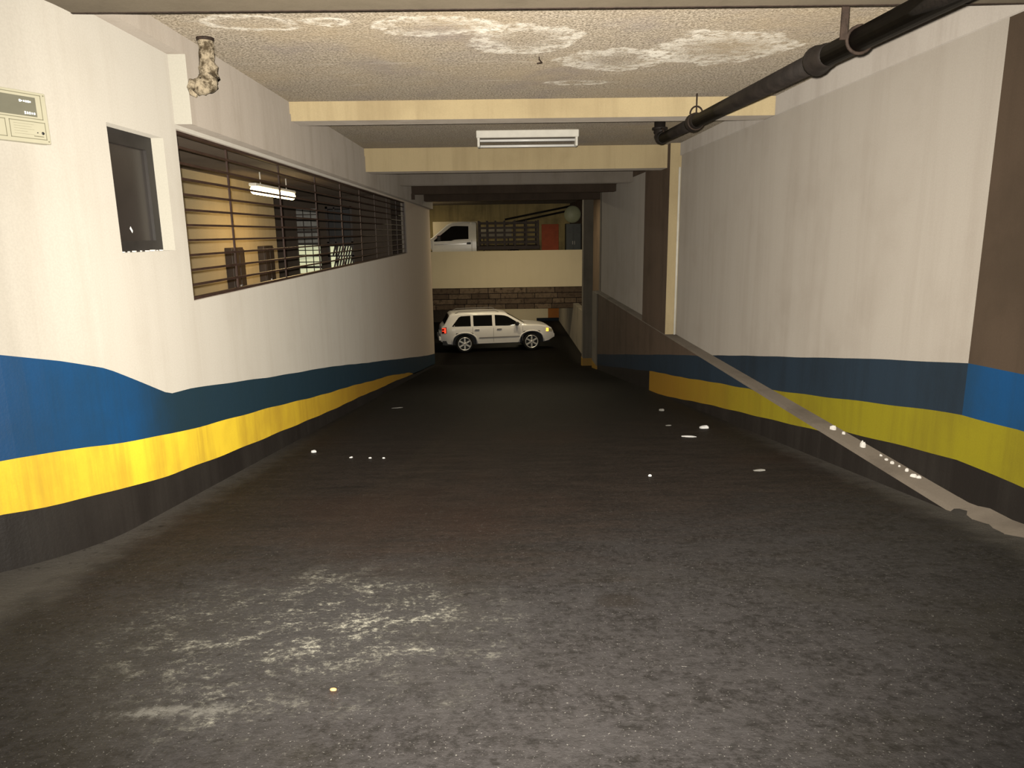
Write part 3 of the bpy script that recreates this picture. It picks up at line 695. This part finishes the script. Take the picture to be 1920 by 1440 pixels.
# ------------------------------------------------------------------ vehicles
def smoothtab(tab): return lambda x: lerp(tab, x)
def body_shell(xs, zl, zu, w, name, mat, parent, rows=11, topn=8, mi=lambda x, k: 0, mats=None):
    m = MB(); R = []
    for x in xs:
        a, b = zl(x), zu(x); col = []
        for k in range(rows+1): z = a+(b-a)*k/rows; col.append((x, -w(x, z), z))
        wt = w(x, b)
        for k in range(1, topn): 
            yy = -wt+2*wt*k/topn; col.append((x, yy, b+.035*(1-(yy/wt)**2)))
        for k in range(rows, -1, -1): z = a+(b-a)*k/rows; col.append((x, w(x, z), z))
        R.append(col)
    n = len(R[0]); vs = [v for col in R for v in col]; fs = []
    for i in range(len(R)-1):
        for k in range(n-1): fs.append((i*n+k, i*n+k+1, (i+1)*n+k+1, (i+1)*n+k))
    m.add(vs, fs, 0, True)
    m.add(R[0], [list(range(n))], 0); m.add(R[-1], [list(range(n))][::1], 0)
    o = m.build(name, mats or mat, parent); return o
def side_patch(pts, w, name, mat, parent, sgn, off=.008, nx=8, nz=5):
    # pts: x0 -> x1 with bottom(x), top(x)
    xs, bot, top = pts; m = MB(); vs = []
    for i in range(nx+1):
        x = xs[0]+(xs[1]-xs[0])*i/nx; a, b = lerp(bot, x), lerp(top, x)
        for k in range(nz+1): z = a+(b-a)*k/nz; vs.append((x, sgn*(w(x, z)+off), z))
    fs = [(i*(nz+1)+k, i*(nz+1)+k+1, (i+1)*(nz+1)+k+1, (i+1)*(nz+1)+k) for i in range(nx) for k in range(nz)]
    m.add(vs, fs, 0, True); return m.build(name, mat, parent)
def wheel(parent, x, y, r, sgn, width=.23, spokes=6, rr=.25, rim_mat=None):
    Mx = Matrix.Translation((x, y, r)) @ Matrix.Rotation(-sgn*PI/2, 4, 'X')
    t = MB(); t.lathe([(rr, -width/2), (r-.04, -width/2), (r, -width/2+.04), (r, width/2-.04), (r-.03, width/2), (rr, width/2-.005), (rr, -width/2)], Mx, 32)
    tw = t.build('wheel', M['rubber'], parent)
    t = MB(); t.lathe([(rr, width/2-.01), (rr+.006, width/2+.006), (rr-.022, width/2+.006), (rr-.030, width/2-.03)], Mx, 32)
    for k in range(spokes):
        t.bbox(.05, rr-.02, -.034, .034, width/2-.045, width/2-.006, .008, 0, Mx @ Matrix.Rotation(2*PI*k/spokes+PI/2, 4, 'Z'))
    t.lathe([(.001, width/2), (.05, width/2-.003), (.062, width/2-.02), (.062, width/2-.07)], Mx, 16); t.build('rim', rim_mat or M['rim'], tw)
    t = MB(); t.lathe([(rr-.02, width/2-.10), (.001, width/2-.10)], Mx, 24); t.build('brake_disc', M['black'], tw)
    return tw

# --- silver estate-bodied off-roader at the foot of the ramp
car = thing('car', 'silver off-roader parked side-on at the ramp foot, red and amber lenses given a flash glow', 'car', (-.21, 28.55, -4.575), math.radians(8))
ax_r, ax_f, ar = -1.40, 1.40, .50
def zl_suv(x):
    base = lerp([(-2.37, .50), (-2.2, .40), (-1.9, .36), (1.95, .36), (2.15, .40), (2.37, .52)], x)
    for a in (ax_r, ax_f):
        d = abs(x-a)
        if d < ar+.06: base = max(base, .36+min(1.0, (ar+.06-d)/.22)*.50 if d > .3 else .86+.015*(1-d/.3))
    return base
ZU = [(-2.37, .78), (-2.35, 1.00), (-2.32, 1.08), (-2.22, 1.18), (-1.98, 1.62), (-1.88, 1.685), (-1.5, 1.715), (-.6, 1.73), (.1, 1.70), (.36, 1.65), (1.14, 1.16), (1.25, 1.13), (1.8, 1.085), (2.12, 1.02), (2.27, .93), (2.34, .80), (2.37, .70)]
def w_suv(x, z):
    b = .915
    if z > 1.10: b -= .045*min(1, (z-1.10)/.08)+.17*max(0, (z-1.15))/.55
    elif z < .62: b -= .035*(.62-z)/.26
    else: b += .012*math.sin((z-.62)/.48*PI)
    if abs(x) > 1.75: b -= .20*((abs(x)-1.75)/.62)**2
    return b
xsuv = sorted(set([round(-2.37+.02*i, 3) for i in range(238)]+[2.37, -2.35, 2.34, ax_r-.56, ax_r-.34, ax_r-.3, ax_r+.3, ax_r+.34, ax_r+.56, ax_f-.56, ax_f-.34, ax_f-.3, ax_f+.3, ax_f+.34, ax_f+.56]))
xsuv = [x for x in xsuv if x <= 2.37]
body_shell(xsuv, zl_suv, smoothtab(ZU), w_suv, 'body', M['silver'], car)
m = MB(); m.box(-2.22, 2.22, -.66, .66, .30, 1.0); m.build('underbody', M['black'], car)
for s in (-1, 1):
    for nm, (xa, xb), bt, tp in (('rear_quarter_window', (-1.90, -1.13), [(-1.9, 1.155), (-1.13, 1.15)], [(-1.90, 1.17), (-1.58, 1.58), (-1.13, 1.60)]),
                              ('rear_door_window', (-1.02, -.24), [(-1.02, 1.15), (-.24, 1.14)], [(-1.02, 1.60), (-.24, 1.60)]),
                              ('front_door_window', (-.12, .98), [(-.12, 1.14), (.98, 1.13)], [(-.12, 1.60), (.25, 1.575), (.40, 1.53), (.98, 1.145)])):
        side_patch(((xa, xb), bt, tp), w_suv, nm, M['car_glass'], car, s)
    for a in (ax_r, ax_f):
        fl = MB(); n = 14; pts = []
        for k in range(n+1):
            an = PI*k/n; x = a+math.cos(an)*(ar+.02); z = .36+max(0, math.sin(an))**.7*.51; pts.append((x, s*(w_suv(x, z)+.002), z))
        fl.tube(pts, .028, 8); fl.build('arch_flare', M['silver'], car)
    side_patch(((-.80, 1.0), [(-1, .60), (1, .62)], [(-1, .645), (1, .655)]), w_suv, 'side_moulding', M['moulding'], car, s, .012, 8, 2)
    for xa in (-1.06, -.20, 1.02):
        side_patch(((xa-.006, xa+.006), [(-3, .90 if xa == -1.06 else .42), (3, .90 if xa == -1.06 else .42)], [(-3, 1.12), (3, 1.12)]), w_suv, 'door_seam', M['moulding'], car, s, .003, 1, 8)
    for xa in (-.98, -.06):
        h = MB(); y = s*(w_suv(xa, .99)+.02); h.bbox(xa, xa+.20, y-.018, y+.018, .975, 1.01, .008); h.build('door_handle', M['chrome'], car)
    side_patch(((-2.33, -2.13), [(-2.33, .84), (-2.13, .86)], [(-2.33, 1.08), (-2.13, 1.14)]), w_suv, 'tail_lamp', M['tail_dark'], car, s, .008, 4, 4)
    side_patch(((-2.31, -2.16), [(-2.31, 1.05), (-2.15, 1.07)], [(-2.31, 1.075), (-2.15, 1.10)]), w_suv, 'tail_flash_glow', M['tail'], car, s, .014, 3, 1)
    side_patch(((-2.22, -2.16), [(-2.3, .87), (-2.1, .87)], [(-2.3, 1.06), (-2.1, 1.06)]), w_suv, 'tail_flash_glow', M['tail'], car, s, .015, 3, 3)
    side_patch(((-2.31, -2.22), [(-2.3, .95), (-2.1, .95)], [(-2.3, .975), (-2.1, .975)]), w_suv, 'tail_flash_glow', M['tail'], car, s, .014, 3, 1)
    side_patch(((2.02, 2.30), [(2.02, .84), (2.30, .78)], [(2.02, 1.00), (2.30, .89)]), w_suv, 'headlamp', M['headlamp'], car, s, .008, 4, 3)
    side_patch(((2.02, 2.12), [(2.0, .82), (2.2, .80)], [(2.0, .965), (2.2, .94)]), w_suv, 'amber_marker', M['amber'], car, s, .014, 3, 3)
    rr_ = MB(); rr_.tube([(-1.75, s*.66, 1.70), (-1.6, s*.66, 1.775), (-.1, s*.66, 1.785), (.05, s*.66, 1.73)], .016, 8); rr_.build('roof_rail', M['moulding'], car)
    mr = MB(); mr.bbox(.70, .84, s*1.0-.10, s*1.0+.06, 1.13, 1.29, .03); mr.build('door_mirror', M['black'], car)
    lo = MB(); lo.box(-2.30, -1.95, s*.62-.2, s*.62+.2, .34, .52); lo.build('bumper_lower', M['black'], car)
# glass front and back, following the upper profile
def top_patch(xa, xb, zu, w, name, mat, parent, inset=.07, off=.010, nx=6, ny=8):
    m = MB(); vs = []
    for i in range(nx+1):
        x = xa+(xb-xa)*i/nx; z = zu(x); wt = w(x, z)-inset
        for k in range(ny+1): yy = -wt+2*wt*k/ny; vs.append((x, yy, z+.035*(1-(yy/(wt+inset))**2)+off))
    m.add(vs, [(i*(ny+1)+k, i*(ny+1)+k+1, (i+1)*(ny+1)+k+1, (i+1)*(ny+1)+k) for i in range(nx) for k in range(ny)], 0, True)
    return m.build(name, mat, parent)
top_patch(.42, 1.12, smoothtab(ZU), w_suv, 'windscreen', M['car_glass'], car, .05)
top_patch(-2.20, -2.0, smoothtab(ZU), w_suv, 'rear_window', M['car_glass'], car, .08)
m = MB()
for k in range(7): m.bbox(2.345, 2.385, -.36+.115*k, -.29+.115*k, .70, .90, .006)
m.build('front_grille', M['black'], car)
m = MB(); m.bbox(2.15, 2.42, -.70, .70, .50, .68, .04); m.build('front_bumper', M['silver'], car)
m = MB(); m.bbox(-2.45, -2.15, -.72, .72, .52, .72, .04); m.build('rear_bumper', M['silver'], car)
m = MB(); m.box(-2.40, -2.375, -.26, .26, .78, .90); m.build('number_plate', M['white_metal'], car)
for a in (ax_r, ax_f):
    for s in (-1, 1): wheel(car, a, s*.79, .37, s, spokes=6, rr=.27)
for o in car.children:
    if o.name.split('.')[0] in ('amber_marker',): o['label'] = 'amber side lens with flash reflection as glow'
    if o.name.split('.')[0] == 'tail_flash_glow': o['label'] = 'red tail lens strip with flash reflection as glow'

for o in car.children:
    if o.name.split('.')[0] == 'wheel': continue
    for v in o.data.vertices:
        if v.co.z > .36: v.co.z = .36+(v.co.z-.36)*.93
car.scale = (.945, .945, .945)

# --- white pickup behind the parapet (faces left)
tr = thing('pickup_truck', 'white stake-bed pickup truck parked behind the cream parapet', 'truck', (-1.0, 33.0, -1.55), PI)
# local x forward; cab back at x=0
ZT = [(0, 1.96), (.05, 2.0), (.62, 2.03), (1.12, 1.98), (1.30, 1.90), (1.98, 1.32), (2.15, 1.27), (3.0, 1.20), (3.15, 1.08), (3.2, .9)]
def w_tr(x, z):
    b = .98
    if z > 1.25: b -= .16*(z-1.25)/.75
    if z < .8: b -= .03*(.8-z)/.3
    if x > 2.8: b -= .12*((x-2.8)/.4)**2
    return b
def zl_tr(x):
    d = abs(x-2.35); b = .55
    if d < .52: b = max(b, .55+min(1, (.52-d)/.2)*.42)
    return b
body_shell([0, .02, .05]+[round(.1+.06*i, 3) for i in range(52)]+[3.2], zl_tr, smoothtab(ZT), w_tr, 'cab', M['white_car'], tr)
for s in (-1, 1):
    side_patch(((.34, 1.86), [(.34, 1.29), (.95, 1.27), (1.1, 1.22), (1.86, 1.20)], [(.34, 1.84), (.95, 1.86), (1.10, 1.83), (1.80, 1.29), (1.86, 1.24)]), w_tr, 'door_window', M['car_glass'], tr, s, .01, 14, 5)
    m = MB(); m.bbox(.24, .42, s*.985-.02, s*.985+.02, 1.06, 1.15, .012); m.build('door_handle', M['black'], tr)
    for xa in (.20, 1.95): side_patch(((xa-.008, xa+.008), [(-3, .62), (3, .62)], [(-3, 1.25), (3, 1.25)]), w_tr, 'door_seam', M['moulding'], tr, s, .004, 1, 5)
    side_patch(((.45, 1.85), [(0, 1.075), (3, 1.03)], [(0, 1.10), (3, 1.055)]), w_tr, 'bright_moulding', M['chrome'], tr, s, .012, 6, 1)
    m = MB(); m.bbox(1.55, 1.70, s*1.10-.08, s*1.10+.08, 1.22, 1.46, .03); m.build('door_mirror', M['black'], tr)
    m = MB(); m.bbox(1.58, 1.62, s*1.0-.02, s*1.0+.02, 1.30, 1.42, .006); d = m.build('mirror_lamp', M['tail'], tr); d['label'] = 'small lit red lamp by the door window'
    m = MB(); m.lathe([(.001, .03), (.03, .02), (.04, 0)], Matrix.Translation((.22, s*.845, 1.96)) @ Matrix.Rotation(-s*PI/2, 4, 'X'), 12); m.build('roof_marker', M['white_metal'], tr)
    wheel(tr, 2.35, s*.82, .40, s, .25, 6, .22); wheel(tr, -1.7, s*.82, .40, s, .25, 6, .22)
top_patch(1.34, 1.95, smoothtab(ZT), w_tr, 'windscreen', M['car_glass'], tr, .06)
m = MB(); m.bbox(3.15, 3.32, -.92, .92, .5, .72, .04); m.build('front_bumper', M['chrome'], tr)
m = MB(); m.box(-2.75, 3.0, -.42, .42, .42, .62); m.build('chassis', M['black'], tr)
m = MB(); m.bbox(-2.8, -.06, -1.0, 1.0, .80, .98, .02); m.build('bed', M['stake'], tr)
for s in (-1, 1):
    for k in range(5):
        m = MB(); z = 1.08+.21*k; m.box(-2.75, -.10, s*.97-.015, s*.97+.015, z, z+.085); m.build('stake_rail', M['stake'], tr)
    for x in (-.12, -.48, -.85, -1.25, -1.7, -2.2, -2.72):
        m = MB(); m.box(x-.04, x+.04, s*.97-.03, s*.97+.03, .98, 2.06); m.build('stake_post', M['stake'], tr)
for k in range(4):
    m = MB(); z = 1.1+.24*k; m.box(-.12, -.08, -.95, .95, z, z+.10); m.build('head_rail', M['stake'], tr)

b = thing('board', 'tall cream board standing upright behind the cab of the white pickup', 'board', (-2.05, 34.45, -1.55))
mb = MB(); mb.bbox(-1.05, 1.05, -.03, .03, 0, 2.08, .01); mb.build('face', M['cream_wall'], b)
for x in (-.9, .86):
    mb = MB(); mb.box(x, x+.05, .03, .5, 0, .05); mb.box(x, x+.05, .03, .08, .05, 1.2); mb.build('support', M['stake'], b)
b = thing('board', 'added pale board standing in for the wall patch seen through the stake rails', 'board', (-.15, 34.45, -1.55))  # board added in place of a pale patch of wall behind the rack
mb = MB(); mb.bbox(-.75, .75, -.03, .03, 1.35, 1.82, .01); mb.build('face', M['cream_wall'], b)
for x in (-.6, .56):
    mb = MB(); mb.box(x, x+.05, .03, .5, 0, .05); mb.box(x, x+.05, .03, .08, .05, 1.7); mb.build('support', M['stake'], b)
# --- things beyond the parapet on the right
mb = MB(); mb.bbox(-.37, .37, -.03, .03, 0, 1.87, .012); 
b = thing('board', 'orange-red upright board standing behind the parapet right of the truck', 'board', (2.22, 31.6, -1.55))
mb.build('face', M['orange_board'], b)
mb = MB(); mb.box(-.30, -.26, .03, .42, 0, .05); mb.box(.26, .30, .03, .42, 0, .05)
mb.box(-.30, -.26, .03, .06, .05, 1.2); mb.box(.26, .30, .03, .06, .05, 1.2); mb.build('support', M['stake'], b)
b = thing('convex_mirror', 'pale round mirror disc high up at the right of the upper level', 'mirror', (3.18, 31.5, .72))
mb = MB(); mb.lathe([(.001, .09), (.16, .08), (.28, .05), (.36, .0), (.36, -.03), (.001, -.03)], Matrix.Rotation(PI/2, 4, 'X') @ Matrix.Scale(1, 4), 28); mb.build('disc', M['mirror_pale'], b)
mb = MB(); mb.tube([(0, .03, 0), (.1, .12, 0), (.46, .14, 0)], .025, 8); mb.build('arm', M['rust'], b)
b = thing('locker', 'dark green tall locker at the right end of the parapet', 'cabinet', (3.20, 31.5, -1.55))
mb = MB(); mb.bbox(-.33, .33, -.25, .25, .05, 1.88, .015); mb.build('body', M['green_dark'], b)
for s in (-1, 1):
    mb = MB(); mb.bbox(s*.16-.14, s*.16+.14, -.268, -.25, .1, 1.82, .006); d = mb.build('locker_door', M['green_dark'], b)
    for k in range(4): 
        mb = MB(); mb.box(s*.16-.08, s*.16+.08, -.274, -.268, 1.5+.06*k, 1.52+.06*k); mb.build('vent_slot', M['black'], d)
    mb = MB(); mb.box(s*.04-.01, s*.04+.01, -.285, -.268, 1.0, 1.15); mb.build('handle', M['chrome'], d)
mb = MB(); mb.box(-.30, .30, -.22, .22, 0, .05); mb.build('plinth', M['black'], b)
for i, lab in enumerate(('upper of two sloping pipes under the ceiling of the upper level', 'lower of two sloping pipes under the ceiling of the upper level')):
    c = thing('sloping_pipe', lab, 'pipe', (0, 0, 0), 0, 'sloping pipes of the upper level')
    m = MB(); m.tube([(.3, 36.2, .62-.22*i), (3.55, 36.2, 1.22-.20*i)], .05, 10); m.build('pipe_length', M['iron_pipe'], c)
    m = MB(); m.tube([(1.2, 36.2, .785-.217*i), (1.2, 36.6, .785-.217*i), (1.2, 36.99, .785-.217*i)], .02, 8); m.build('bracket', M['rust'], c)

# ------------------------------------------------------------------ litter
def scrap(name, x, y, a, b, h, mat, label, cat, group=None, rz=0., on=None):
    z = floor_z(y) if on is None else on
    n = 7; m = MB(); vs = []
    rs = [random.uniform(.75, 1.1) for _ in range(n)]
    for lv, k in ((0, 1.), (.6, 1.), (1, .6)):
        for i in range(n):
            an = 2*PI*i/n; vs.append((a*rs[i]*k*math.cos(an), b*rs[i]*k*math.sin(an), h*lv*(1 if lv == 0 else random.uniform(.8, 1.2))))
    fs = [tuple(range(n))[::-1], tuple(range(2*n, 3*n))]
    for l in range(2):
        for i in range(n): fs.append((l*n+i, l*n+(i+1) % n, (l+1)*n+(i+1) % n, (l+1)*n+i))
    m.add(vs, fs)
    o = m.build(name, M[mat]); o.location = (x, y, z); sl = math.atan(-.135) if on is None else 0
    o.rotation_euler = (sl, 0, rz) if on is None else (0, 0, rz)
    return tag(o, label, cat, group)
G = 'litter on the ramp'
for nm, x, y, a, b, h, mt, lab in (
    ('paper_scrap', -1.90, 6.90, .030, .025, .02, 'paper', 'white paper scrap on the asphalt beside the left wall foot'),
    ('paper_scrap', 2.37, 8.07, .060, .05, .03, 'paper', 'crumpled white paper scrap lying nearest the right ledge wall'),
    ('paper_scrap', 2.02, 7.44, .085, .03, .012, 'paper', 'long flat white paper strip just left of the crumpled scrap on the right'),
    ('paper_scrap', 2.12, 5.58, .060, .03, .008, 'dull_paper', 'greyish flat paper scrap on the ramp nearest the ledge debris'),
    ('cigarette_butt', -.58, 2.13, .013, .006, .006, 'butt', 'tiny orange cigarette butt on the grey foreground floor'),
    ('paper_scrap', 1.18, 5.44, .016, .014, .012, 'paper', 'tiny white speck of paper alone right of the ramp middle'),
    ('paper_scrap', -1.65, 10.92, .11, .03, .008, 'dull_paper', 'dull flat paper strip far down the ramp on the left'),
    ('paper_scrap', 2.29, 9.91, .05, .05, .03, 'dull_paper', 'dull crumpled scrap far down the ramp on the right'),
    ('paper_scrap', -1.45, 6.55, .018, .018, .010, 'paper', 'tiny white crumb, leftmost of three in a row left of the ramp middle'),
    ('paper_scrap', -1.26, 6.50, .016, .012, .010, 'paper', 'tiny white crumb, middle of three in a row left of the ramp middle'),
    ('paper_scrap', -1.13, 6.48, .014, .012, .010, 'paper', 'tiny white crumb, rightmost of three in a row left of the ramp middle'),
    ('paper_scrap', 2.02, 8.35, .035, .018, .008, 'dull_paper', 'small dull scrap just up-slope of the long white strip')):
    scrap(nm, x, y, a, b, h, mt, lab, 'litter' if nm != 'cigarette_butt' else 'cigarette butt', G, random.uniform(-.3, .3))
chips = [(2.93, 6.05, .030, .035, 'large rounded plaster chip farthest down the ledge against the wall'), (2.95, 5.90, .016, .020, 'small plaster chip just in front of the large rounded one on the ledge'),
         (2.93, 5.52, .026, .045, 'upright flaky plaster chip in the middle of the ledge'), (2.95, 5.28, .010, .014, 'lone pinhead plaster chip on the ledge in front of the flaky one'),
         (2.94, 5.18, .016, .012, 'flat plaster chip beginning the cluster on the near ledge'), (2.94, 5.10, .022, .014, 'widest plaster chip of the cluster on the near ledge'),
         (2.95, 5.02, .010, .012, 'smallest plaster chip ending the cluster on the near ledge'), (2.95, 4.92, .016, .020, 'single plaster chip between the cluster and the nearest pair'),
         (2.93, 4.80, .024, .020, 'left plaster chip of the nearest pair on the ledge'), (2.95, 4.77, .016, .016, 'right plaster chip of the nearest pair on the ledge')]
for (x, y, r_, h, lab) in chips:
    scrap('plaster_chip', x, y, r_, r_*.8, h, 'plaster', lab, 'plaster chip', 'plaster chips on the right ledge', random.uniform(0, 3), ZL)
